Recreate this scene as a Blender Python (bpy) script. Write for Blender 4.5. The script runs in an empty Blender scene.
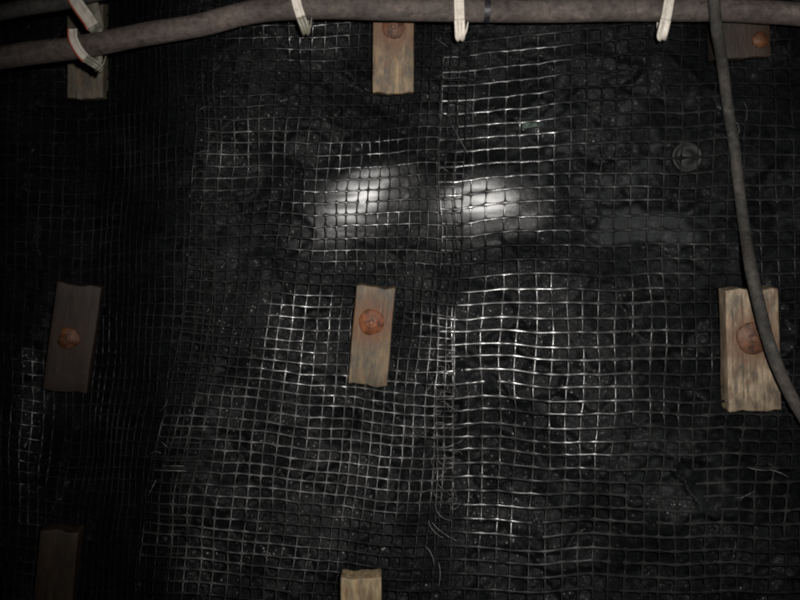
import bpy, bmesh, math, random
import numpy as np
from mathutils import Vector, Matrix

rng = np.random.default_rng(7)
random.seed(7)
SC = bpy.context.scene
COL = SC.collection

# ------------------------------------------------------------------ layout
S = 0.003                 # metres of wall per layout unit
D = 2.30                  # camera distance from the wall plane
CZ = 1.60                 # camera height
U0, V0 = 400.0, 195.0     # foot of the perpendicular on the wall


def plane(u, v):
    return (np.asarray(u, float) - U0) * S, CZ + (V0 - np.asarray(v, float)) * S


def at(u, v, h):
    """world point of a wall spot (u, v) standing h metres proud of the wall plane"""
    x, z = plane(u, v)
    k = (D - np.asarray(h, float)) / D
    return np.stack(np.broadcast_arrays(x * k, -np.asarray(h, float) + 0 * x, CZ + (z - CZ) * k), -1)


def smooth(a, b, t):
    t = np.clip((np.asarray(t, float) - a) / (b - a), 0, 1)
    return t * t * (3 - 2 * t)


def softplus(t, w):
    t = np.asarray(t, float)
    return w * np.logaddexp(0, t / w)


def waves(seed, n, lam, spread=0.6):
    r = np.random.default_rng(seed)
    ang = r.uniform(0, 2 * np.pi, n)
    k = 2 * np.pi / (lam * np.exp(r.uniform(-spread, spread, n)))
    return k * np.cos(ang), k * np.sin(ang), r.uniform(0, 2 * np.pi, n)


def wnoise(w, u, v):
    kx, kz, ph = w
    out = np.zeros(np.broadcast(u, v).shape)
    for a, b, c in zip(kx, kz, ph):
        out += np.cos(a * u + b * v + c)
    return out / math.sqrt(len(kx) / 2)


W_BIG = waves(1, 10, 150)
W_MID = waves(2, 12, 62)
W_SML = waves(3, 12, 24)
W_JU = waves(4, 10, 120)
W_JV = waves(5, 10, 130)


def integ(knots, vals, q, scale):
    """integral of a piecewise linear slope, tabulated"""
    t = np.linspace(knots[0], knots[-1], 3000)
    s = np.interp(t, knots, vals)
    c = np.concatenate([[0], np.cumsum((s[1:] + s[:-1]) / 2 * np.diff(t))]) * scale
    return np.interp(q, t, c)


def sx(u):
    # dH/dx: faces the camera between 330 and 550, turns flat to the right, falls back in a fold on the left
    kn = [-700, 60, 90, 105, 150, 175, 205, 330, 400, 540, 580, 680, 1300]
    va = [0.12, 0.12, 0.25, 1.15, 1.10, 0.35, 0.02, -0.09, 0.0, 0.18, 0.04, 0.0, 0.0]
    ref = integ(kn, va, 400, S)
    return integ(kn, va, u, S) - ref


def sz(v):
    # dH/dz (z up): note dz = -S dv
    kn = [-500, 0, 120, 270, 300, 400, 470, 600, 900, 1300]
    fac = lambda q: (V0 - q) * S / D
    va = [0.05, fac(0) - 0.22, fac(120) - 0.20, fac(275) - 0.20, fac(306), fac(400), fac(470), -0.30, -0.1, -0.1]
    ref = integ(kn, va, 195, -S)
    return integ(kn, va, v, -S) - ref


BLOCKS = [  # centre u, v, width, length, tilt (deg), yaw
    (88, 46, 36, 108, 0, 0), (393.5, 38, 41, 114, 0.5, 0), (737, 8, 57, 104, -2.5, 0),
    (74, 337, 43, 108, 7.5, 8), (372, 334.5, 39, 99, 5, 0), (749.5, 348.5, 53, 122, -1.5, 0),
    (57, 581, 38, 108, 5.5, 6), (361.5, 627, 41, 108, 0, 0),
]


TILTS = [(245, 150, 50, 40, 0.0, 0.24), (205, 535, 60, 45, -0.12, 0.10), (300, 340, 40, 30, -0.12, 0.0), (385, 222, 40, 18, 0.0, 0.2),
         (725, 530, 75, 70, 0.22, 0.22), (28, 430, 24, 80, -0.5, 0.0), (620, 545, 60, 50, 0.14, 0.12), (482, 205, 70, 42, 0.0, 0.13)]


def h_mesh(u, v):
    u = np.asarray(u, float); v = np.asarray(v, float)
    h = sx(u) + sz(v)
    vl = 385 + 0.85 * softplus(u - 505, 12)                    # crease running down to the right
    h = h - 0.30 * S * (softplus(v - vl, 9) - softplus(v - vl - 75, 14)) * smooth(385, 480, u)
    h = h + 0.0050 * wnoise(W_BIG, u, v) * (1 - 0.92 * np.maximum(np.exp(-((u - 520) / 110) ** 4 - ((v - 350) / 75) ** 4), np.exp(-((u - 482) / 75) ** 4 - ((v - 190) / 75) ** 4)))
    h = h + 0.0007 * wnoise(W_MID, u, v)
    for (pu, pv, ru, rv, du, dz) in TILTS:                     # local swells of the sheet
        h = h + S * ((u - pu) * du + (pv - v) * dz) * np.exp(-((u - pu) / ru) ** 2 - ((v - pv) / rv) ** 2)
    for (bu, bv, bw, bl, bt, by) in BLOCKS:                    # pinned down by the bolts
        h = h - 0.036 * np.exp(-((u - bu) / 36) ** 2 - (np.abs(v - bv) / 70) ** 3)
    return h


# ------------------------------------------------------------------ helpers
def link_mesh(name, V, F, mat, parent=None, smooth_shade=True):
    me = bpy.data.meshes.new(name)
    me.from_pydata([tuple(p) for p in V], [], F)
    me.update()
    if smooth_shade:
        me.polygons.foreach_set('use_smooth', [True] * len(me.polygons))
    me.materials.append(mat)
    o = bpy.data.objects.new(name, me)
    COL.objects.link(o)
    if parent is not None:
        o.parent = parent
    return o


def fast_mesh(name, V, quads, mat, parent=None, smooth_shade=True):
    V = np.ascontiguousarray(V, dtype=np.float32); quads = np.ascontiguousarray(quads, dtype=np.int32)
    me = bpy.data.meshes.new(name)
    me.vertices.add(len(V)); me.vertices.foreach_set('co', V.ravel())
    me.loops.add(quads.size); me.loops.foreach_set('vertex_index', quads.ravel())
    me.polygons.add(len(quads))
    me.polygons.foreach_set('loop_start', np.arange(0, quads.size, 4, dtype=np.int32))
    me.polygons.foreach_set('use_smooth', np.full(len(quads), smooth_shade))
    me.update(calc_edges=True); me.validate()
    me.materials.append(mat)
    o = bpy.data.objects.new(name, me)
    COL.objects.link(o)
    if parent is not None:
        o.parent = parent
    return o


def tag(o, label=None, cat=None, group=None, kind=None):
    if label: o['label'] = label
    if cat: o['category'] = cat
    if group: o['group'] = group
    if kind: o['kind'] = kind
    return o


def catmull(P, n=8):
    P = np.asarray(P, float)
    Q = np.vstack([2 * P[0] - P[1], P, 2 * P[-1] - P[-2]])
    out = []
    for i in range(1, len(Q) - 2):
        a, b, c, d = Q[i - 1], Q[i], Q[i + 1], Q[i + 2]
        for t in np.linspace(0, 1, n, endpoint=False):
            out.append(0.5 * (2 * b + (c - a) * t + (2 * a - 5 * b + 4 * c - d) * t ** 2 + (3 * b - 3 * c + d - a) * t ** 3))
    out.append(Q[-2])
    return np.array(out)


def unit(a):
    return a / np.maximum(np.linalg.norm(a, axis=-1, keepdims=True), 1e-12)


class Acc:
    """collects swept ribbons / tubes into one mesh"""
    def __init__(self):
        self.V, self.Q, self.n = [], [], 0

    def tube(self, P, N, a, b, sides=6):
        P = np.asarray(P, float); m = len(P)
        T = unit(np.gradient(P, axis=0))
        B = unit(np.cross(T, N)); N2 = np.cross(B, T)
        th = np.linspace(0, 2 * np.pi, sides, endpoint=False) + np.pi / sides
        a = np.broadcast_to(a, (m,)); b = np.broadcast_to(b, (m,))
        R = (P[:, None, :] + B[:, None, :] * (a[:, None] * np.cos(th))[..., None]
             + N2[:, None, :] * (b[:, None] * np.sin(th))[..., None]).reshape(-1, 3)
        i = np.arange(m - 1)[:, None] * sides; j = np.arange(sides)[None, :]; j2 = (j + 1) % sides
        q = np.stack([i + j, i + j2, i + sides + j2, i + sides + j], -1).reshape(-1, 4) + self.n
        self.V.append(R); self.Q.append(q); self.n += len(R)

    def build(self, name, mat, parent=None):
        return fast_mesh(name, np.vstack(self.V), np.vstack(self.Q), mat, parent)


# ------------------------------------------------------------------ materials
def mat_new(name):
    m = bpy.data.materials.new(name); m.use_nodes = True
    nt = m.node_tree
    return m, nt, nt.nodes['Principled BSDF']


def node(nt, typ, **kw):
    n = nt.nodes.new(typ)
    for k, v in kw.items():
        if hasattr(n, k):
            setattr(n, k, v)
        else:
            n.inputs[k].default_value = v
    return n


def ramp(nt, fac, stops):
    r = nt.nodes.new('ShaderNodeValToRGB')
    e = r.color_ramp.elements
    while len(e) < len(stops): e.new(0.5)
    for el, (p, c) in zip(e, stops):
        el.position = p; el.color = (*c, 1) if len(c) == 3 else c
    nt.links.new(fac, r.inputs['Fac'])
    return r.outputs['Color']


def mixc(nt, fac, a, b, mode='MIX'):
    m = nt.nodes.new('ShaderNodeMix'); m.data_type = 'RGBA'; m.blend_type = mode
    for s, x in ((m.inputs[0], fac), (m.inputs[6], a), (m.inputs[7], b)):
        if hasattr(x, 'is_linked'): nt.links.new(x, s)
        elif isinstance(x, (int, float)): s.default_value = x
        else: s.default_value = (*x, 1)
    return m.outputs[2]


def coords(nt, scale=(1, 1, 1), out='Object'):
    tc = nt.nodes.new('ShaderNodeTexCoord'); mp = nt.nodes.new('ShaderNodeMapping')
    mp.inputs['Scale'].default_value = scale
    nt.links.new(tc.outputs[out], mp.inputs['Vector'])
    return mp.outputs['Vector']


def noise(nt, vec, scale, detail=4, rough=0.6):
    n = nt.nodes.new('ShaderNodeTexNoise')
    n.inputs['Scale'].default_value = scale; n.inputs['Detail'].default_value = detail
    n.inputs['Roughness'].default_value = rough
    nt.links.new(vec, n.inputs['Vector'])
    return n.outputs['Fac']


def bump(nt, height, strength, dist, bsdf):
    b = nt.nodes.new('ShaderNodeBump')
    b.inputs['Strength'].default_value = strength; b.inputs['Distance'].default_value = dist
    nt.links.new(height, b.inputs['Height']); nt.links.new(b.outputs['Normal'], bsdf.inputs['Normal'])
    return b


def make_coal():
    m, nt, b = mat_new('coal')
    L = nt.links
    vec = coords(nt, (1, 1, 1.5))
    n1 = noise(nt, vec, 7, 7, 0.68)
    n2 = noise(nt, vec, 60, 4, 0.7)
    c1 = ramp(nt, n1, [(0.35, (0.0026, 0.0029, 0.0034)), (0.53, (0.0050, 0.0055, 0.0061)), (0.76, (0.0105, 0.0112, 0.0118))])
    c2 = ramp(nt, n2, [(0.35, (0.7, 0.7, 0.7)), (0.75, (1.4, 1.4, 1.4))])
    base = mixc(nt, 1.0, c1, c2, 'MULTIPLY')
    at_ = nt.nodes.new('ShaderNodeAttribute'); at_.attribute_name = 'rock'      # grey stone showing through the coal
    base = mixc(nt, at_.outputs['Fac'], base, (0.043, 0.046, 0.048))
    L.new(base, b.inputs['Base Color'])
    pl = nt.nodes.new('ShaderNodeAttribute'); pl.attribute_name = 'polish'       # wet slickened faces
    rr = ramp(nt, n2, [(0.3, (0.38,) * 3), (0.7, (0.65,) * 3)])
    mr = mixc(nt, pl.outputs['Fac'], rr, (0.33, 0.33, 0.33))
    L.new(mr, b.inputs['Roughness'])
    spc = node(nt, 'ShaderNodeMath', operation='MULTIPLY_ADD'); L.new(pl.outputs['Fac'], spc.inputs[0]); spc.inputs[1].default_value = 0.47; spc.inputs[2].default_value = 0.075
    b.inputs['IOR'].default_value = 1.5
    # crystalline facets: each small cell has its own tilt
    vo = nt.nodes.new('ShaderNodeTexVoronoi'); vo.inputs['Scale'].default_value = 240
    L.new(coords(nt), vo.inputs['Vector'])
    spk = ramp(nt, vo.outputs['Color'], [(0.85, (0, 0, 0)), (0.90, (0.5, 0.5, 0.5))])
    sad = node(nt, 'ShaderNodeMath', operation='ADD'); L.new(spc.outputs[0], sad.inputs[0]); sm = node(nt, 'ShaderNodeMath', operation='MULTIPLY_ADD'); L.new(pl.outputs['Fac'], sm.inputs[0]); sm.inputs[1].default_value = -20; sm.inputs[2].default_value = 1; sm.use_clamp = True; sk = node(nt, 'ShaderNodeMath', operation='MULTIPLY'); L.new(spk, sk.inputs[0]); L.new(sm.outputs[0], sk.inputs[1]); L.new(sk.outputs[0], sad.inputs[1]); L.new(sad.outputs[0], b.inputs['Specular IOR Level'])
    sub = node(nt, 'ShaderNodeVectorMath', operation='SUBTRACT'); L.new(vo.outputs['Color'], sub.inputs[0]); sub.inputs[1].default_value = (0.5, 0.5, 0.5)
    pw = node(nt, 'ShaderNodeMath', operation='POWER'); L.new(pl.outputs['Fac'], pw.inputs[0]); pw.inputs[1].default_value = 0.3
    inv = node(nt, 'ShaderNodeMath', operation='MULTIPLY_ADD'); L.new(pw.outputs[0], inv.inputs[0]); inv.inputs[1].default_value = -0.30; inv.inputs[2].default_value = 0.30
    sc_ = node(nt, 'ShaderNodeVectorMath', operation='SCALE'); L.new(sub.outputs[0], sc_.inputs[0]); L.new(inv.outputs[0], sc_.inputs['Scale'])
    bp = nt.nodes.new('ShaderNodeBump'); bp.inputs['Strength'].default_value = 0.5; bp.inputs['Distance'].default_value = 0.004
    L.new(n2, bp.inputs['Height'])
    ps = node(nt, 'ShaderNodeMath', operation='MULTIPLY_ADD'); L.new(pl.outputs['Fac'], ps.inputs[0]); ps.inputs[1].default_value = -0.18; ps.inputs[2].default_value = 0.20
    L.new(ps.outputs[0], bp.inputs['Strength'])
    ad = node(nt, 'ShaderNodeVectorMath', operation='ADD'); L.new(bp.outputs['Normal'], ad.inputs[0]); L.new(sc_.outputs[0], ad.inputs[1])
    no = node(nt, 'ShaderNodeVectorMath', operation='NORMALIZE'); L.new(ad.outputs[0], no.inputs[0])
    L.new(no.outputs[0], b.inputs['Normal'])
    return m


def make_plastic(name, dark, dusty, lo, hi, rough=0.30, scale=5.0, wet=False):
    m, nt, b = mat_new(name)
    vec = coords(nt)
    n1 = noise(nt, vec, scale, 5, 0.6); n2 = noise(nt, vec, 90, 3, 0.7)
    f = ramp(nt, n1, [(lo, (0, 0, 0)), (hi, (1, 1, 1))])
    c = mixc(nt, f, dark, dusty)
    da = nt.nodes.new('ShaderNodeAttribute'); da.attribute_name = 'pale_ribs'      # mask turning patches of the ribs a paler grey
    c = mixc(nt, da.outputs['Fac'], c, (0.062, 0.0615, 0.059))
    c2 = ramp(nt, n2, [(0.35, (0.6,) * 3), (0.7, (1.5,) * 3)])
    nt.links.new(mixc(nt, 1.0, c, c2, 'MULTIPLY'), b.inputs['Base Color'])
    r = ramp(nt, n2, [(0.3, (rough * 0.8,) * 3), (0.75, (rough * 1.5,) * 3)])
    if wet:                                                     # clean wet ribs shine, ribs caked with coal dust are dull
        wa = nt.nodes.new('ShaderNodeAttribute'); wa.attribute_name = 'wet'
        r = mixc(nt, wa.outputs['Fac'], (0.55, 0.55, 0.55), r)
        sp_ = node(nt, 'ShaderNodeMath', operation='MULTIPLY_ADD'); nt.links.new(wa.outputs['Fac'], sp_.inputs[0]); sp_.inputs[1].default_value = 0.85; sp_.inputs[2].default_value = 0.035
        nt.links.new(sp_.outputs[0], b.inputs['Specular IOR Level'])
    nt.links.new(r, b.inputs['Roughness'])
    bump(nt, n2, 0.05, 0.002, b)
    return m


def make_wood(name, tint, dirt, seed, bolt=(0.0, 0.03)):
    m, nt, b = mat_new(name)
    L = nt.links
    tc = nt.nodes.new('ShaderNodeTexCoord')
    mp = nt.nodes.new('ShaderNodeMapping'); mp.inputs['Scale'].default_value = (1, 1, 0.16); mp.inputs['Location'].default_value = (seed * 3.1, seed * 1.7, seed * 0.9)
    L.new(tc.outputs['Object'], mp.inputs['Vector'])
    g1 = noise(nt, mp.outputs['Vector'], 70, 8, 0.72)
    mp2 = nt.nodes.new('ShaderNodeMapping'); mp2.inputs['Scale'].default_value = (1, 1, 0.45); mp2.inputs['Location'].default_value = (seed, seed * 2.3, -seed)
    L.new(tc.outputs['Object'], mp2.inputs['Vector'])
    g2 = noise(nt, mp2.outputs['Vector'], 26, 6, 0.7)
    g3 = noise(nt, mp2.outputs['Vector'], 60, 4, 0.7)
    t = np.array(tint) * np.array([1.02, 0.97, 0.88])
    c = ramp(nt, g1, [(0.30, tuple(t * 0.35)), (0.5, tuple(t)), (0.70, tuple(t * 1.6))])
    st = ramp(nt, g2, [(0.40, (0, 0, 0)), (0.62, (dirt, dirt, dirt))])
    rk = min(1.0, max(tint) / 0.15 + 0.08)
    c = mixc(nt, st, c, (0.058 * rk, 0.048 * rk, 0.037 * rk) if rk > 0.5 else (0.046 * rk, 0.026 * rk, 0.016 * rk))
    ru = ramp(nt, g3, [(0.52, (0, 0, 0)), (0.72, (0.75, 0.75, 0.75))])
    rk = min(1.0, max(tint) / 0.15 + 0.08)
    c = mixc(nt, ru, c, (0.14 * rk, 0.060 * rk, 0.028 * rk))
    # rust bleeding round the bolt head
    d = node(nt, 'ShaderNodeVectorMath', operation='DISTANCE'); L.new(tc.outputs['Object'], d.inputs[0])
    d.inputs[1].default_value = (bolt[0], -0.03, bolt[1])
    am = node(nt, 'ShaderNodeMath', operation='MULTIPLY_ADD'); L.new(g2, am.inputs[0]); am.inputs[1].default_value = 0.06; L.new(d.outputs['Value'], am.inputs[2])
    rs = ramp(nt, am.outputs[0], [(0.072, (0.75, 0.75, 0.75)), (0.125, (0, 0, 0))])
    c = mixc(nt, rs, c, (0.12 * rk, 0.048 * rk, 0.02 * rk))
    mp3 = nt.nodes.new('ShaderNodeMapping'); mp3.inputs['Scale'].default_value = (1, 1, 0.045); mp3.inputs['Location'].default_value = (seed * 1.3, seed, seed * 2.1)
    L.new(tc.outputs['Object'], mp3.inputs['Vector'])
    g4 = noise(nt, mp3.outputs['Vector'], 150, 3, 0.5)
    c = mixc(nt, ramp(nt, g4, [(0.31, (0.6, 0.6, 0.6)), (0.40, (0, 0, 0))]), c, (0.012, 0.010, 0.008))      # splits along the grain
    pale = ramp(nt, noise(nt, mp.outputs['Vector'], 95, 4, 0.6), [(0.58, (0, 0, 0)), (0.72, (0.35, 0.35, 0.35))])
    c = mixc(nt, pale, c, tuple(np.minimum(t * 2.1, 0.6)))
    L.new(c, b.inputs['Base Color'])
    b.inputs['Roughness'].default_value = 0.62
    bump(nt, g1, 0.7, 0.004, b)
    return m


def make_rust(name='rust', c1=(0.145, 0.048, 0.018), c2=(0.26, 0.088, 0.034)):
    m, nt, b = mat_new(name)
    vec = coords(nt)
    n1 = noise(nt, vec, 48, 6, 0.75)
    c = ramp(nt, n1, [(0.34, tuple(np.array(c1) * 0.25)), (0.5, c1), (0.68, c2)])
    nt.links.new(c, b.inputs['Base Color'])
    b.inputs['Roughness'].default_value = 0.6
    bump(nt, n1, 0.5, 0.004, b)
    return m


def make_cable(name, tint):
    m, nt, b = mat_new(name)
    vec = coords(nt)
    n1 = noise(nt, vec, 6, 6, 0.7); n2 = noise(nt, vec, 55, 5, 0.7)
    t = np.array(tint)
    c = ramp(nt, n1, [(0.30, tuple(t * 0.55)), (0.5, tuple(t)), (0.68, tuple(t * 1.35 + np.array([0.012, 0.003, 0])))])
    k = ramp(nt, n2, [(0.3, (0.55,) * 3), (0.7, (1.35,) * 3)])
    n3 = noise(nt, coords(nt, (0.35, 1, 1)), 24, 6, 0.75)
    c = mixc(nt, ramp(nt, n3, [(0.54, (0, 0, 0)), (0.72, (0.7, 0.7, 0.7))]), c, tuple(t * 2.0))
    c = mixc(nt, ramp(nt, n3, [(0.28, (0.8, 0.8, 0.8)), (0.42, (0, 0, 0))]), c, tuple(t * 0.35))
    nt.links.new(mixc(nt, 1.0, c, k, 'MULTIPLY'), b.inputs['Base Color'])
    b.inputs['Roughness'].default_value = 0.8; b.inputs['Specular IOR Level'].default_value = 0.2
    bump(nt, n2, 0.45, 0.004, b)
    return m


def make_strap(name, tint):
    m, nt, b = mat_new(name)
    vec = coords(nt)
    n1 = noise(nt, vec, 45, 5, 0.7)
    t = np.array(tint)
    c = ramp(nt, n1, [(0.30, tuple(t * 0.6)), (0.5, tuple(t)), (0.75, tuple(np.minimum(t * 1.2, 0.85)))])
    nt.links.new(c, b.inputs['Base Color'])
    b.inputs['Roughness'].default_value = 0.4
    return m


M_COAL = make_coal()
M_NETR = make_plastic('black_net_plastic', (0.0045, 0.0047, 0.0052), (0.014, 0.0143, 0.0147), 0.45, 0.68, 0.22, 5.0, True)
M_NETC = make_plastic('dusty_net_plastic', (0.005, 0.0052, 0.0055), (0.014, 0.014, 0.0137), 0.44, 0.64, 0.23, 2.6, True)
M_NETL = make_plastic('dull_net_plastic', (0.006, 0.0063, 0.0066), (0.022, 0.022, 0.022), 0.45, 0.7, 0.28, 5.0, True)
M_THREAD = make_plastic('pale_thread', (0.08, 0.08, 0.08), (0.20, 0.20, 0.20), 0.4, 0.65, 0.35)
M_RUST = make_rust()
M_RUSTDARK = make_rust('dark_rust', (0.10, 0.045, 0.025), (0.17, 0.07, 0.03))
M_RUSTDIM = make_rust('grimy_rust', (0.085, 0.030, 0.010), (0.17, 0.06, 0.016))
M_DISC = make_rust('dull_disc', (0.004, 0.0045, 0.004), (0.009, 0.0095, 0.0085))
M_CABLE = make_cable('grey_cable_rubber', (0.102, 0.083, 0.074))
M_CABLE2 = make_cable('dark_cable_rubber', (0.070, 0.068, 0.062))
M_CABLE3 = make_cable('thin_cable_rubber', (0.052, 0.049, 0.045))
M_STRAP = make_strap('cream_strap', (0.66, 0.60, 0.52))
M_OLIVE = make_strap('grimy_strap', (0.20, 0.19, 0.145))
M_RED = make_strap('red_strip', (0.42, 0.10, 0.065))
M_GREEN = make_plastic('green_scrap_plastic', (0.030, 0.050, 0.038), (0.065, 0.10, 0.078), 0.4, 0.65, 0.5, 30)

# ------------------------------------------------------------------ the coal wall
POL = [(358, 199, 60, 44, 0.32, 1.0), (479, 204, 64, 40, 0.0, 1.0)]         # two smooth wet faces


def make_wall():
    us = np.arange(-330, 1131, 2.6); vs = np.arange(-260, 861, 2.6)
    U, V = np.meshgrid(us, vs)
    nu, nv = len(us), len(vs)
    pts = np.stack([U.ravel(), V.ravel()], -1).astype(np.float32)
    # warp, then facet: every cell of a random tessellation is its own tilted plane
    wu = pts[:, 0] + 2.5 * wnoise(W_SML, pts[:, 0], pts[:, 1]); wv = pts[:, 1] + 4 * wnoise(W_JV, pts[:, 0] * 2, pts[:, 1] * 2)

    def facets(n, ax, seed, off, tilt):
        r = np.random.default_rng(seed)
        s = np.stack([r.uniform(-360, 1160, n), r.uniform(-290, 890, n)], -1).astype(np.float32)
        o = r.uniform(0, off, n); tu = r.normal(0, tilt, n); tv = r.normal(0, tilt, n)
        idx = np.zeros(len(wu), np.int32)
        # binned nearest seed search
        for a in range(0, len(wu), 6000):
            cu, cv = wu[a:a + 6000], wv[a:a + 6000]
            sel = np.where((np.abs(s[:, 1] - cv.mean()) < 90 + np.ptp(cv)))[0]
            d = (cu[:, None] - s[None, sel, 0]) ** 2 + ((cv[:, None] - s[None, sel, 1]) * ax) ** 2
            idx[a:a + 6000] = sel[np.argmin(d, 1)]
        return o[idx] + S * (tu[idx] * (wu - s[idx, 0]) + tv[idx] * (wv - s[idx, 1]))

    f = facets(620, 1.9, 11, 0.011, 0.09) + facets(3800, 1.6, 12, 0.0012, 0.05)
    pol = np.zeros(len(wu))
    for (a, b, ra, rb, sk, am) in POL:
        q = np.sqrt(((pts[:, 0] - a) / ra) ** 2 + ((pts[:, 1] - b + sk * (pts[:, 0] - a)) / rb) ** 2) + 0.06 * wnoise(W_SML, pts[:, 0] * 0.5, pts[:, 1])
        pol = np.maximum(pol, am * (1 - smooth(0.1, 1.25, q)))
    hm = h_mesh(pts[:, 0], pts[:, 1])
    h = hm - 0.038 + f
    # grey stone slab at right of the middle
    q = np.maximum(np.abs(pts[:, 0] - 648) / 50, np.abs(pts[:, 1] - 227) / 19) + 0.10 * wnoise(W_MID, pts[:, 0], pts[:, 1]) + 0.08 * wnoise(W_SML, pts[:, 0], pts[:, 1])
    rock = 1 - smooth(0.85, 1.05, q)
    h = h * (1 - rock) + (hm - 0.012) * rock
    # dusty broken stone caught between the layers
    lump = np.zeros(len(wu))
    for (a, b, ra, rb, am) in [(590, 160, 90, 60, 0.55), (540, 110, 60, 40, 0.4), (670, 470, 50, 40, 0.35), (690, 230, 60, 60, 0.3), (780, 200, 60, 60, 0.25), (290, 250, 120, 40, 0.22)]:
        n_ = wnoise(W_SML, pts[:, 0] * 1.1, pts[:, 1] * 1.7) + 0.8 * wnoise(W_MID, pts[:, 0], pts[:, 1] * 1.4)
        lump = np.maximum(lump, 0.9 * am * smooth(0.2, 1.3, n_) * np.exp(-((pts[:, 0] - a) / ra) ** 2 - ((pts[:, 1] - b) / rb) ** 2))
    h = h + 0.006 * np.clip(lump * 2, 0, 1)
    x, z = plane(pts[:, 0], pts[:, 1])
    sph = (x ** 2 + (z - CZ) ** 2) / (2 * D)
    for (a, b, ra, rb, sk, am) in POL:
        q = ((pts[:, 0] - a) / ra) ** 2 + ((pts[:, 1] - b + sk * (pts[:, 0] - a)) / rb) ** 2
        w = 1 - smooth(0.6, 1.6, np.sqrt(q))
        xa, za = plane(a, b)
        c0 = h_mesh(np.array([a]), np.array([b]))[0] - 0.008 - (xa ** 2 + (za - CZ) ** 2) / (2 * D)
        tgt = sph + c0 - 0.014 * q + 0.00045 * wnoise(W_SML, pts[:, 0] * 0.35, pts[:, 1] * 1.6)
        h = h * (1 - w) + tgt * w
    P = at(pts[:, 0], pts[:, 1], h)
    i = np.arange(nv - 1)[:, None] * nu; j = np.arange(nu - 1)[None, :]
    quads = np.stack([i + j, i + nu + j, i + nu + j + 1, i + j + 1], -1).reshape(-1, 4)
    o = fast_mesh('rock_wall', P, quads, M_COAL, None, True)
    for nm, arr in (('polish', pol), ('rock', np.clip(np.maximum(rock * 0.45, lump), 0, 1))):
        att = o.data.attributes.new(nm, 'FLOAT', 'POINT')
        att.data.foreach_set('value', arr.astype(np.float32))
    tag(o, kind='structure')
    o['label'] = 'black coal rock wall behind the plastic mesh'


make_wall()

# ------------------------------------------------------------------ mesh sheets
SUB = 6


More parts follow.
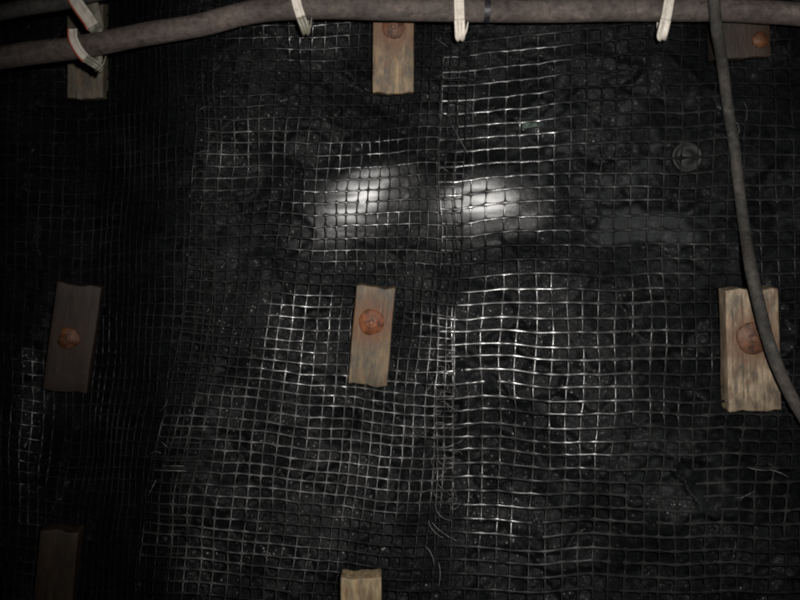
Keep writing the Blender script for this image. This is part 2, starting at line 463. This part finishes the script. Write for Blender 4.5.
def sheet(name, ncol, nrow, Uf, Vf, mat, lift, ra, rb, seed, holes=(), parent=None, rw=1.05, pale_ribs=(), wet=(), hnoise=0.0008, jit=0.6):
    """a welded sheet: Uf(k, v) gives the column, Vf(j, u) the row; junctions where they cross"""
    K, J = np.meshgrid(np.arange(ncol, dtype=float), np.arange(nrow, dtype=float))
    r = np.random.default_rng(seed)
    ck = r.normal(0, jit, ncol); rj = r.normal(0, jit * 0.7, nrow)
    ju = r.normal(0, 0.28, K.shape); jv = r.normal(0, 0.28, K.shape); jh = r.normal(0, hnoise, K.shape)
    u = Uf(K, 300 + 0 * J); v = 300 + 0 * K
    for _ in range(14):
        v = Vf(J, u); u = Uf(K, v)
    u = u + ck[None, :] + ju + 1.5 * wnoise(W_JU, u, v); v = v + rj[:, None] + jv + 1.1 * wnoise(W_JV, u, v)
    h = h_mesh(u, v) + lift + jh

    def surf_normal(uu, vv):
        e = 2.0
        gx = (h_mesh(uu + e, vv) - h_mesh(uu - e, vv)) / (2 * e * S)
        gz = -(h_mesh(uu, vv + e) - h_mesh(uu, vv - e)) / (2 * e * S)
        return unit(np.stack([-gx, -np.ones_like(gx), -gz], -1))

    acc = Acc()

    def strand(uu, vv, hh, cuts, w):
        n = len(uu)
        Q = catmull(np.stack([uu, vv, hh], -1), SUB)
        t = np.arange(len(Q)) / SUB
        f = np.abs(t - np.round(t))
        sag = 0.0006 * np.sin(np.pi * (t % 1.0)) * np.repeat(r.normal(0, 1, n), SUB)[:len(t)]
        Q[:, 2] += sag
        a = w * ra * 1.08 * (1 + 1.45 * np.exp(-(f / 0.18) ** 2)); b = w * rb * (1 + 0.7 * np.exp(-(f / 0.15) ** 2))
        P = at(Q[:, 0], Q[:, 1], Q[:, 2]); N = surf_normal(Q[:, 0], Q[:, 1])
        s0 = 0
        for c in sorted(cuts) + [n - 1]:
            e0 = (c * SUB + 1) if c < n - 1 else (n - 1) * SUB
            if e0 - s0 >= 2:
                acc.tube(P[s0:e0 + 1], N[s0:e0 + 1], a[s0:e0 + 1], b[s0:e0 + 1], 8)
            s0 = (c + 1) * SUB - 1
    vc = {}; hc = {}
    for (hu, hv, d) in holes:
        dd = (u - hu) ** 2 + (v - hv) ** 2
        jj, kk = np.unravel_index(np.argmin(dd), dd.shape)
        if d == 'v': vc.setdefault(kk, set()).add(int(jj))
        else: hc.setdefault(jj, set()).add(int(kk))
    for k in range(ncol):
        strand(u[:, k], v[:, k], h[:, k], list(vc.get(k, ())), 0.92)
    for j in range(nrow):
        strand(u[j], v[j], h[j] + 0.0006, list(hc.get(j, ())), rw)
    ob = acc.build(name, mat, parent)
    if True:
        VV = np.vstack(acc.V); kk = D / (D + VV[:, 1]); kk = (D + VV[:, 1]) / D
        pu = VV[:, 0] / kk / S + U0; pv = V0 - (VV[:, 2] - CZ) / kk / S
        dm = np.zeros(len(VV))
        for (a, b_, ra_, rb_, am) in pale_ribs:
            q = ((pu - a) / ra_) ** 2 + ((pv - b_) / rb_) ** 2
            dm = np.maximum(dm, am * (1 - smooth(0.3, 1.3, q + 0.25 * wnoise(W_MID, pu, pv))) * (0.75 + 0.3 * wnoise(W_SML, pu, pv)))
        wm = np.full(len(VV), 0.05)
        for (a, b_, ra_, rb_, am) in wet:
            q = ((pu - a) / ra_) ** 2 + ((pv - b_) / rb_) ** 2
            wm = np.maximum(wm, am * (1 - smooth(0.0, 2.0, q + 0.42 * wnoise(W_MID, pu, pv))) * np.clip(0.90 + 0.34 * wnoise(W_SML, pu, pv), 0.1, 1.1))
        att = ob.data.attributes.new('wet', 'FLOAT', 'POINT'); att.data.foreach_set('value', np.clip(wm, 0, 1).astype(np.float32))
        att = ob.data.attributes.new('pale_ribs', 'FLOAT', 'POINT'); att.data.foreach_set('value', np.clip(dm, 0, 1).astype(np.float32))
    return ob, (u, v, h)


def rnd_holes(n, u0, u1, v0, v1, seed):
    r = np.random.default_rng(seed)
    return [(r.uniform(u0, u1), r.uniform(v0, v1), 'v' if r.random() < 0.5 else 'h') for _ in range(n)]


# right sheet: wide cells, rows climbing to the right near the top
def UR(k, v):
    return 437 + 16.2 * k - 0.02 * (np.asarray(v) - 350) * np.exp(-((k * 16.2) / 180.0) ** 2) - 1.2 * (np.asarray(v) > 420) * smooth(420, 560, v) * k * 0.35


def VR(j, u):
    y = j - 40.0
    base = 317.5 + np.where(y < 0, 14.2, 13.6) * y
    sl = np.interp(base, [-300, 60, 130, 200, 260, 330, 400, 480, 600], [-0.10, -0.10, -0.085, -0.045, -0.01, 0.0, 0.02, 0.03, 0.02])
    return base + sl * (np.minimum(u, 640) - 540) * np.where(u < 540, 1.0, 0.8)


# middle sheet: smaller, slanting cells
def UC(k, v):
    uL = np.interp(v, [-300, 0, 150, 300, 420, 490, 600, 900], [215, 205, 196, 185, 163, 150, 138, 110])
    uR = np.interp(v, [-300, 0, 180, 300, 450, 530, 600, 900], [472, 470, 465, 458, 452, 447, 441, 430])
    t = k / 25.0
    return uL + (uR - uL) * (t + 0.055 * np.sin(np.pi * np.clip(t, 0, 1)))


_vc = np.concatenate([[0], np.cumsum(np.interp(np.arange(110), [0, 45, 52, 68, 75, 110], [11.8, 11.8, 10.8, 10.9, 12.2, 12.4]))])


def VC(j, u):
    base = np.interp(j, np.arange(len(_vc)), _vc) - 260
    sl = np.interp(base, [-300, 200, 290, 400, 560, 900], [-0.02, -0.02, 0.05, 0.09, 0.09, 0.06])
    uu = np.asarray(u, float)
    bend = -5.0 * smooth(420, 470, uu) * smooth(380, 450, base) + 5 * np.exp(-((uu - 345) / 60.0) ** 2) * np.exp(-((base - 180) / 60.0) ** 2)
    return base + sl * (uu - 300) + bend


# left sheet: falls away into the fold, so its columns crowd together
_sp = lambda q: np.interp(q, [-400, 60, 90, 108, 150, 170, 230], [11.5, 11, 8.5, 6.0, 6.6, 9.5, 11.5])
_uc = [-230.0]
while _uc[-1] < 205: _uc.append(_uc[-1] + float(_sp(_uc[-1])))
_uc = np.array(_uc)


def UL(k, v):
    b = np.interp(k, np.arange(len(_uc)), _uc)
    v = np.asarray(v, float)
    return b - 0.10 * (v - 300) * smooth(-60, 120, b) * (v > 300) - 0.02 * (v - 300) * (v <= 300)


def VL(j, u):
    base = -260 + 12.5 * j
    uu = np.asarray(u, float)
    return base + np.interp(base, [0, 250, 350, 600], [-0.04, 0.0, 0.07, 0.07]) * (uu - 100) + 3.5 * np.sin(uu / 42.0)


NETS = 'plastic mesh sheets over the wall'
holes_r = [(581, 332, 'v'), (470, 362, 'v'), (470, 375, 'v'), (452, 375, 'h'), (487, 375, 'h')] + rnd_holes(16, 560, 800, 60, 300, 3) + rnd_holes(14, 460, 800, 400, 600, 4)
netL, _ = sheet('mesh_sheet', len(_uc), 88, UL, VL, M_NETL, 0.000, 0.0021, 0.0014, 21, rnd_holes(20, 0, 200, 0, 600, 5), hnoise=0.0016, jit=0.9, wet=[(30, 425, 28, 85, 0.8), (105, 370, 14, 60, 0.8), (130, 400, 50, 60, 0.25), (60, 250, 60, 80, 0.12)])
tag(netL, 'dark dusty plastic mesh with crowded columns behind the left edge of the slanting mesh', 'mesh', NETS)
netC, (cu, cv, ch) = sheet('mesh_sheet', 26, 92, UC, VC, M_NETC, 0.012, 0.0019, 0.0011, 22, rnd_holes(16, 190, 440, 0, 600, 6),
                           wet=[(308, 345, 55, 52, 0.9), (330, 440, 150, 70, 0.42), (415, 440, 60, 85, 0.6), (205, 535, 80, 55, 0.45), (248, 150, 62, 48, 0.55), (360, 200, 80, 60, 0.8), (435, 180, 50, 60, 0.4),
                           (310, 32, 60, 26, 0.8), (440, 370, 30, 60, 0.8), (280, 560, 80, 30, 0.35)], pale_ribs=[(330, 440, 150, 75, 0.8), (410, 440, 60, 80, 0.8), (205, 535, 75, 50, 0.55), (305, 345, 48, 50, 0.9), (245, 150, 50, 40, 0.35), (440, 370, 25, 60, 0.7)])
tag(netC, 'small slanting mesh cells with a frayed edge round the central wooden block', 'mesh', NETS)
netR, _ = sheet('mesh_sheet', 42, 80, UR, VR, M_NETR, 0.007, 0.0022, 0.0011, 23, holes_r, rw=1.25, wet=[(500, 350, 80, 68, 1.0), (600, 360, 95, 70, 0.75), (502, 155, 80, 100, 1.0), (485, 440, 70, 90, 0.8), (560, 430, 60, 55, 0.8), (775, 230, 40, 45, 0.5), (520, 530, 80, 60, 0.3), (650, 220, 60, 60, 0.3)], pale_ribs=[(500, 345, 65, 60, 0.75), (590, 355, 85, 60, 0.55), (480, 440, 60, 70, 0.4), (485, 170, 75, 80, 0.45), (640, 340, 60, 60, 0.3), (660, 490, 160, 110, 0.22), (700, 190, 120, 120, 0.18)])
tag(netR, 'black plastic mesh with wider square cells behind the thin hanging cable', 'mesh', NETS)

# frayed fibres along the torn edges
def fibres(name, spots, parent, seed):
    r = np.random.default_rng(seed)
    acc = Acc()
    for (fu, fv, ln, ang, cur) in spots:
        n = 9
        t = np.linspace(0, 1, n)
        aa = ang + cur * t * 1.6
        du = np.cumsum(np.cos(aa)) * ln / n; dv = np.cumsum(np.sin(aa)) * ln / n
        uu = fu + du; vv = fv + dv
        hh = h_mesh(uu, vv) + 0.018 + 0.010 * np.sin(np.pi * t) + r.normal(0, 0.0008, n)
        P = catmull(at(uu, vv, hh), 3)
        acc.tube(P, np.tile([0, -1.0, 0], (len(P), 1)), 0.0007, 0.0007, 5)
    return acc.build(name, M_THREAD, parent)


r = np.random.default_rng(9)
sp = []
for _ in range(26):
    fv = r.uniform(395, 520); sp.append((r.normal(446, 4), fv, r.uniform(7, 20), r.uniform(0, 6.28), r.normal(0, 1.2)))
for _ in range(16):
    sp.append((r.normal(444, 7), r.uniform(350, 400), r.uniform(6, 16), r.uniform(0, 6.28), r.normal(0, 1.2)))
sp += [(430, 520, 34, 0.9, -0.3), (428, 518, 26, 1.4, -0.6), (436, 505, 24, 1.5, -0.9), (438, 560, 26, 1.3, 0.3), (424, 545, 22, 0.7, 0.5)]
fc = fibres('frayed_threads', sp, netC, 31)
fc['kind'] = 'stuff'; fc['label'] = 'pale frayed threads along the torn mesh edge'
single = [(451, 124, 34, 1.05, 0.0), (434, 38, 16, 0.5, 0.1), (440, 166, 10, 0.6, 0), (442, 78, 22, 0.1, -0.2),
          (150, 455, 12, -0.9, 0.9), (160, 441, 9, 0.7, 0), (150, 470, 36, 0.03, 0), (160, 466, 24, 0.0, 0), (147, 498, 20, -1.1, 0), (158, 412, 16, -0.5, -0.5),
          (197, 155, 12, -0.9, 0.7), (199, 112, 10, -1.2, 0.8), (203, 128, 9, 0.0, 0.2), (201, 200, 10, 1.2, 0.6)]
for i_, q_ in enumerate(single):
    fibres('loose_thread', [q_], netC, 100 + i_)
for i_, q_ in enumerate([(745, 466, 26, 0.4, -0.3), (768, 470, 22, 0.1, 0.3), (738, 502, 20, -0.8, 0.3), (733, 498, 18, 0.0, -0.3), (728, 118, 26, 0.2, 1.2), (742, 100, 22, 0.9, 0.6), (735, 540, 14, 1.4, 0.4)]):
    fibres('loose_thread', [q_], netR, 130 + i_)

# ------------------------------------------------------------------ wooden blocks
def board_mesh(w, l, t, seed):
    bm = bmesh.new()
    bmesh.ops.create_cube(bm, size=1)
    for v in bm.verts:
        v.co = Vector((v.co.x * w, v.co.y * t, v.co.z * l))
    bmesh.ops.bevel(bm, geom=list(bm.edges), offset=0.004, segments=2, affect='EDGES', profile=0.6)
    for _ in range(3):
        es = [e for e in bm.edges if e.calc_length() > 0.016]
        bmesh.ops.subdivide_edges(bm, edges=es, cuts=1, use_grid_fill=True)
    bmesh.ops.triangulate(bm, faces=[f for f in bm.faces if len(f.verts) > 4])
    r = np.random.default_rng(seed)
    k = r.uniform(20, 70, (6, 3)); ph = r.uniform(0, 6.28, 6)
    for v in bm.verts:
        p = np.array(v.co)
        n = sum(math.sin(k[i] @ (p * np.array([1, 1, 0.35])) + ph[i]) for i in range(6)) / 6
        e = abs(p[2]) / (l / 2)
        v.co.y += 0.0022 * n
        v.co.x += 0.0020 * n * (1 if p[0] > 0 else -1)
        if e > 0.93: v.co.z += 0.0022 * math.sin(60 * p[0] + ph[0]) + 0.0016 * math.sin(140 * p[0] + ph[1]) + 0.0025 * n
    me = bpy.data.meshes.new('board'); bm.to_mesh(me); bm.free()
    me.polygons.foreach_set('use_smooth', [True] * len(me.polygons))
    return me


def lathe(name, prof, mat, parent, sides=40, wob=0.0, seed=0, loc=(0, 0, 0), axis_y=True):
    """profile (radius, height towards the viewer)"""
    r = np.random.default_rng(seed)
    th = np.linspace(0, 2 * np.pi, sides, endpoint=False)
    w = 1 + wob * (np.cos(3 * th + r.uniform(0, 6)) + 0.6 * np.cos(5 * th + r.uniform(0, 6)))
    V, F = [], []
    for (rad, hh) in prof:
        for a, ww in zip(th, w):
            V.append((rad * ww * math.cos(a) + loc[0], -hh + loc[1], rad * ww * math.sin(a) + loc[2]))
    n = len(prof)
    for i in range(n - 1):
        for j in range(sides):
            j2 = (j + 1) % sides
            F.append((i * sides + j, i * sides + j2, (i + 1) * sides + j2, (i + 1) * sides + j))
    F.append(tuple((n - 1) * sides + j for j in range(sides)))
    return link_mesh(name, V, F, mat, parent)


WOODS = [((0.15, 0.130, 0.10), 0.8), ((0.225, 0.165, 0.10), 0.9), ((0.028, 0.024, 0.019), 0.7), ((0.018, 0.008, 0.0045), 0.9),
         ((0.135, 0.106, 0.066), 0.95), ((0.27, 0.218, 0.16), 0.85), ((0.030, 0.019, 0.010), 0.9), ((0.27, 0.215, 0.135), 0.5)]
BLAB = [
    'dim grey wooden block hanging behind the red and cream cable hook',
    'streaked brown wooden block directly under the thick cable between two hooks',
    'dark wooden block half hidden behind the top of the thin hanging cable',
    'dark tilted wooden block with a glowing rusty spot, in the dark fold of mesh',
    'tilted wooden block with an orange rusty bolt plate, in the middle of the mesh',
    'broad pale wooden block with a round rust red plate, crossed by the thin cable',
    'dim wooden block standing below the dark tilted block with the rusty spot',
    'pale end of a wooden block rising straight below the orange bolted block',
]
# bolt plate: local x, z, radius
BOLTS = {1: (0.0, 0.026, 0.034, M_RUSTDARK), 2: (0.052, -0.102, 0.024, M_RUSTDIM), 3: (-0.008, 0.0, 0.033, M_RUSTDIM), 4: (-0.004, 0.040, 0.036, M_RUST), 5: (-0.003, 0.034, 0.044, M_RUSTDARK)}
for i, (bu, bv, bw, bl, tilt, yaw) in enumerate(BLOCKS):
    gu = np.linspace(bu - bw / 2, bu + bw / 2, 7); gv = np.linspace(bv - bl / 2, bv + bl / 2, 9)
    hb = float(np.percentile(h_mesh(*np.meshgrid(gu, gv)), 70))
    t = 0.05
    hf = hb + 0.012 + t / 2
    k = (D - hf - t / 2) / D
    w, l = bw * S * k, bl * S * k
    root = bpy.data.objects.new('wooden_block', None); COL.objects.link(root)
    root.empty_display_size = 0.05
    root.location = Vector(at(bu, bv, hf))
    root.rotation_euler = (0, math.radians(tilt), math.radians(yaw))
    tag(root, BLAB[i], 'wooden block', 'wooden blocks bolted over the mesh')
    bo = bpy.data.objects.new('board', board_mesh(w, l, t, 40 + i)); COL.objects.link(bo); bo.parent = root
    bo.data.materials.append(make_wood('weathered_wood', *WOODS[i], i + 1, (BOLTS[i][0], BOLTS[i][1]) if i in BOLTS else (0.0, 0.30)))
    if i in BOLTS:
        px, pz, pr, pm = BOLTS[i]
        pl = lathe('bolt_plate', [(pr, -0.003), (pr, 0.004), (pr * 0.92, 0.007), (pr * 0.6, 0.009), (pr * 0.42, 0.014), (pr * 0.36, 0.0145)], pm, root, 40, 0.09 if i == 3 else 0.025, i, (px, -t / 2, pz))
        lathe('nut', [(pr * 0.27, 0.010), (pr * 0.26, 0.018), (pr * 0.21, 0.0195), (pr * 0.08, 0.0195)], pm, pl, 6, 0, i, (px, -t / 2, pz))

# a dull round disc of unknown kind against the coal, between the hook and the thin cable
pr = 0.046
ph = float(h_mesh(np.array([687.0]), np.array([157.0]))[0]) - 0.008
rp = lathe('bolt_plate', [(pr, -0.010), (pr, 0.003), (pr * 0.94, 0.0065), (pr * 0.82, 0.0065), (pr * 0.74, 0.003), (pr * 0.5, 0.004), (pr * 0.32, 0.010), (pr * 0.2, 0.011)], M_DISC, None, 44, 0.01, 77)
rp.location = Vector(at(687, 157, ph))
tag(rp, 'dull round disc with a raised rim, set on the mesh beside the thin cable', 'bolt plate')

# ------------------------------------------------------------------ cables
def cable(name, path, rad, mat, label, group='cables along the wall', clear=None):
    q = catmull(np.array(path, float), 14)
    hh = q[:, 2]
    if clear is not None:
        hh = np.maximum(hh, h_mesh(q[:, 0], q[:, 1]) + clear)
        hh = np.convolve(np.pad(hh, 10, 'edge'), np.ones(21) / 21, 'valid')
    P = at(q[:, 0], q[:, 1], hh)
    rr = np.random.default_rng(len(path))
    t = np.linspace(0, 1, len(P))
    P = P + 0.0012 * np.stack([0 * t, np.cos(t * 55 + 1), np.cos(t * 47)], -1)
    rad = rad * (1 + 0.012 * np.cos(t * 90) + 0.010 * np.cos(t * 41 + 2))
    acc = Acc(); acc.tube(P, np.tile([0, -1.0, 0.001], (len(P), 1)), rad, rad, 24)
    o = acc.build(name, mat)
    # rounded ends far outside the view are left as clean cuts
    return tag(o, label, 'cable', group)


HC = float(np.max(h_mesh(np.linspace(270, 820, 60), np.full(60, 10.0)))) + 0.105
print('HC', HC, [round(float(h_mesh(np.array([q * 1.0]), np.array([10.0]))[0]), 3) for q in (0, 100, 200, 300, 400, 500, 600, 700, 800)])
kc = (D - HC) / D
cable('cable', [(-330, 108, HC), (-150, 84, HC), (0, 58, HC), (60, 50, HC), (110, 41, HC), (155, 33, HC), (200, 24.5, HC), (240, 15, HC), (270, 9.5, HC), (305, 8, HC), (370, 8.5, HC), (430, 9.5, HC),
                (530, 11.5, HC), (610, 9.5, HC), (700, 10, HC), (760, 12, HC), (800, 14, HC), (960, 30, HC), (1150, 45, HC)],
      11.7 * S * kc, M_CABLE, 'thick grey cable rising from the left and running along the top edge')
cable('cable', [(-330, 62, 0.13), (-120, 36, 0.13), (0, 12.5, 0.13), (60, 2, 0.13), (110, -10, 0.13), (170, -26, 0.13), (300, -42, 0.13), (520, -34, 0.13), (800, -34, 0.13), (1150, -10, 0.13)],
      8.0 * S * kc, M_CABLE2, 'dark cable above the thick one, cut off by the top left corner')
def rel(pts):
    return [(u, v, float(h_mesh(np.array([u * 1.0]), np.array([v * 1.0]))[0]) + c) for u, v, c in pts]


h6 = max(float(h_mesh(np.array([u * 1.0]), np.array([v * 1.0]))[0]) for u in (725, 750, 775) for v in (290, 350, 405)) + 0.10
h3 = HC + 0.055
cable('cable', [(708, -190, h3), (711, -60, h3), (712, -22, h3), (714.5, 8, h3), (718, 36, h3 - 0.012)] + rel([(723, 70, 0.085), (728.5, 110, 0.03), (734.5, 150, 0.024), (739.5, 190, 0.024), (744.5, 230, 0.035)])
      + [(751, 268, h6 - 0.012), (759, 305, h6), (767.5, 338, h6), (779, 370, h6), (795, 403, h6)] + rel([(820, 448, 0.06), (860, 540, 0.03), (900, 700, 0.03), (920, 860, 0.03)]),
      5.6 * S * kc, M_CABLE3, 'thin grey cable hanging down the right side over the pale wooden block')

# ------------------------------------------------------------------ cable hooks
def strap_mesh(P, Wv, width, thick, taper=None):
    """channel strap: raised rims on both sides of a thin web"""
    P = np.asarray(P, float); m = len(P)
    T = unit(np.gradient(P, axis=0)); Wv = unit(Wv - T * np.sum(Wv * T, -1, keepdims=True)); N = unit(np.cross(T, Wv))
    hw, ht = width / 2, thick
    prof = [(-hw, -ht * .5), (-hw, ht * .9), (-hw * .82, ht * 1.25), (-hw * .45, ht * 1.15), (-hw * .2, ht * .35), (hw * .2, ht * .35), (hw * .45, ht * 1.15), (hw * .82, ht * 1.25), (hw, ht * .9), (hw, -ht * .5)]
    s = len(prof); V = []; Q = []
    tp = np.ones(m) if taper is None else taper
    for i in range(m):
        for (a, b) in prof: V.append(P[i] + Wv[i] * a * tp[i] + N[i] * b)
    for i in range(m - 1):
        for j in range(s):
            j2 = (j + 1) % s
            Q.append((i * s + j, i * s + j2, (i + 1) * s + j2, (i + 1) * s + j))
    F = Q + [tuple(range(s)), tuple((m - 1) * s + j for j in range(s - 1, -1, -1))]
    return V, F


def cable_hook(front, low, back_top, width, label, mat, tipmat, red=False, prong=None, hfront=None, ofs=0.0):
    """front: (u, v) points down the face of the cable; low: bottom of the loop; then up behind the cable"""
    hfr = HC + 11.7 * S * kc + 0.006 + ofs if hfront is None else hfront
    hbk = HC - 11.7 * S * kc - 0.008 + ofs
    pts = [(u, v, hfr) for u, v in front]
    lu, lv = low
    pts += [(lu, lv - 5, hfr - 0.010), (lu, lv, (hfr + hbk) / 2 + 0.008), (lu, lv - 3, hbk + 0.004), (lu, lv - 14, hbk), (back_top[0], back_top[1], hbk)]
    q = catmull(np.array(pts, float), 8)
    P = at(q[:, 0], q[:, 1], q[:, 2])
    T = np.gradient(P, axis=0)
    Wv = np.zeros_like(P); last = np.array([1.0, 0, 0])
    for i in range(len(P)):
        xz = T[i].copy(); xz[1] = 0
        if np.linalg.norm(xz) > 0.55 * np.linalg.norm(T[i]):
            c = np.array([-xz[2], 0, xz[0]]); c /= np.linalg.norm(c)
            if c[0] < 0: c = -c
            last = 0.7 * last + 0.3 * c
        Wv[i] = last
    root = bpy.data.objects.new('cable_hook', None); COL.objects.link(root); root.empty_display_size = 0.03
    c = P[len(P) // 2]
    root.location = Vector(c)
    tag(root, label, 'cable hook', 'hooks holding up the cables')
    nf = len(front) * 8 - 8
    V, F = strap_mesh(P[:nf + 1] - c, Wv[:nf + 1], width, 0.0032)
    link_mesh('strap', V, F, mat, root)
    m_ = len(P) - nf; q_ = np.abs(np.arange(m_) - 15.5)
    V, F = strap_mesh(P[nf:] - c, Wv[nf:], width, 0.0042, 1.05 - 0.50 * np.exp(-(q_ / 4.0) ** 2))
    link_mesh('loop', V, F, tipmat, root)
    if red:
        acc = Acc(); e = P[:nf + 2] - c - unit(Wv[:nf + 2]) * width * 0.5 + np.array([0, -0.002, 0])
        acc.tube(e, np.tile([0, -1.0, 0], (len(e), 1)), 0.0032, 0.003, 8)
        acc.build('red_edge', M_RED, root)
    if prong is not None:
        pp = [(u, v, hfr - 0.004 - 0.006 * i) for i, (u, v) in enumerate(prong)]
        qp = catmull(np.array(pp, float), 6); Pp = at(qp[:, 0], qp[:, 1], qp[:, 2]) - c
        acc = Acc(); tt = np.linspace(1, 0.35, len(Pp))
        acc.tube(Pp, np.tile([0, -1.0, 0], (len(Pp), 1)), 0.0048 * tt, 0.004 * tt, 8)
        acc.build('prong', tipmat, root)
    return root


w9 = 9.2 * S * kc
cable_hook([(70, -30), (74, -4), (80, 7), (88, 18), (93, 26)], (96, 34), (80, -40), 12 * S * kc, 'upper cream hook with a red edge, holding the dark cable at upper left', M_STRAP, M_OLIVE, True, None, ofs=-0.005)
cable_hook([(73, 29), (73.5, 38), (78, 48), (86, 58)], (98, 71), (92, 20), 8.5 * S * kc, 'cream hook with an orange red edge wrapped round the sloping part of the thick cable', M_STRAP, M_OLIVE, True, [(97, 70), (103, 64), (106, 56)])
cable_hook([(291, -40), (294, -12), (297, 4), (301, 17)], (305.5, 34), (300, -40), w9, 'grimy cream hook on the thick cable where it levels out', M_STRAP, M_OLIVE, False, [(307, 32), (310.5, 26), (311.5, 18)])
cable_hook([(459, -60), (459, -20), (459, 2), (459.5, 20)], (460, 40), (460, -40), w9 * 1.08, 'white double strip hook with a forked tip, hanging right of the streaked brown block', M_STRAP, M_STRAP, False, [(462, 38), (466, 31), (468, 22)])
cable_hook([(674, -60), (671, -14), (668.5, 4), (665.5, 20)], (662, 39.5), (664, -40), w9 * 1.08, 'slanting white double strip hook nearest the thin hanging cable', M_STRAP, M_STRAP, False, None)

# a dark tape band on the thick cable
def tape(u, v, wpx, name, label):
    acc = Acc()
    P = at(np.linspace(u - wpx / 2, u + wpx / 2, 5), np.full(5, v) + np.linspace(-.1, .1, 5), np.full(5, HC))
    rad = 11.7 * S * kc * 1.035
    acc.tube(P, np.tile([0, -1.0, 0.001], (5, 1)), rad, rad, 28)
    o = acc.build(name, M_TAPE)
    return tag(o, label, 'tape')


M_TAPE = make_plastic('dark_tape', (0.018, 0.016, 0.020), (0.03, 0.028, 0.034), 0.4, 0.7, 0.45)
tape(486.5, 10.7, 6, 'tape_band', 'narrow dark tape band round the thick cable right of the forked hook')

# a scrap of green plastic caught behind the mesh
def scrap(u, v, w, h_):
    n, m = 12, 7
    r = np.random.default_rng(5)
    uu, vv = np.meshgrid(np.linspace(-w / 2, w / 2, n), np.linspace(-h_ / 2, h_ / 2, m))
    ed = 1 - 0.18 * r.random(uu.shape)
    uu = u + uu * ed; vv = v + vv * ed - 0.15 * (uu - u)
    hh = h_mesh(uu, vv) - 0.001 + 0.004 * np.sin(uu * 0.7) * np.cos(vv * 0.9)
    F_ = at(uu, vv, hh).reshape(-1, 3); B_ = at(uu, vv, hh - 0.002).reshape(-1, 3)
    Vv = np.vstack([F_, B_]); F = []
    o = n * m
    for i in range(m - 1):
        for j in range(n - 1):
            a = i * n + j
            F.append((a, a + n, a + n + 1, a + 1)); F.append((o + a, o + a + 1, o + a + n + 1, o + a + n))
    rim = list(range(n)) + [n * i + n - 1 for i in range(1, m)] + [n * (m - 1) + j for j in range(n - 2, -1, -1)] + [n * i for i in range(m - 2, 0, -1)]
    for a, b in zip(rim, rim[1:] + rim[:1]): F.append((a, b, o + b, o + a))
    ob = link_mesh('plastic_scrap', Vv, F, M_GREEN)
    return tag(ob, 'small pale green scrap caught behind the mesh above the bright right patch', 'scrap')


scrap(531, 125, 20, 6)

# ------------------------------------------------------------------ light, camera, world
world = bpy.data.worlds.new('World'); SC.world = world; world.use_nodes = True
bg = world.node_tree.nodes['Background']; bg.inputs['Color'].default_value = (0.6, 0.75, 1.0, 1); bg.inputs['Strength'].default_value = 0.004

cam = bpy.data.cameras.new('camera'); co = bpy.data.objects.new('camera', cam); COL.objects.link(co)
co.location = (0, -D, CZ); co.rotation_euler = (math.pi / 2, 0, 0)
cam.sensor_width = 36; cam.lens = 36 * D / (800 * S); cam.shift_y = (V0 - 300) / 800.0
cam.clip_start = 0.02; cam.clip_end = 100
SC.camera = co
cam.dof.use_dof = True; cam.dof.focus_distance = 1.98; cam.dof.aperture_fstop = 2.4

fl = bpy.data.lights.new('camera_flash', 'SPOT'); fo = bpy.data.objects.new('camera_flash', fl); COL.objects.link(fo)
fo.location = (0.11, -D - 0.01, CZ + 0.10)
tgt = Vector(at(490, 255, 0))
fo.rotation_euler = (tgt - Vector(fo.location)).to_track_quat('-Z', 'Y').to_euler()
fl.energy = 225; fl.spot_size = math.radians(84); fl.spot_blend = 1.0; fl.shadow_soft_size = 0.022
fl.color = (1.0, 0.97, 0.93)

SC.view_settings.view_transform = 'Standard'; SC.view_settings.look = 'None'
SC.view_settings.exposure = 0; SC.view_settings.gamma = 1
SC.render.filter_size = 1.7
try:
    SC.cycles.filter_width = 2.2
    SC.cycles.use_denoising = True
    SC.cycles.max_bounces = 5
except Exception:
    pass
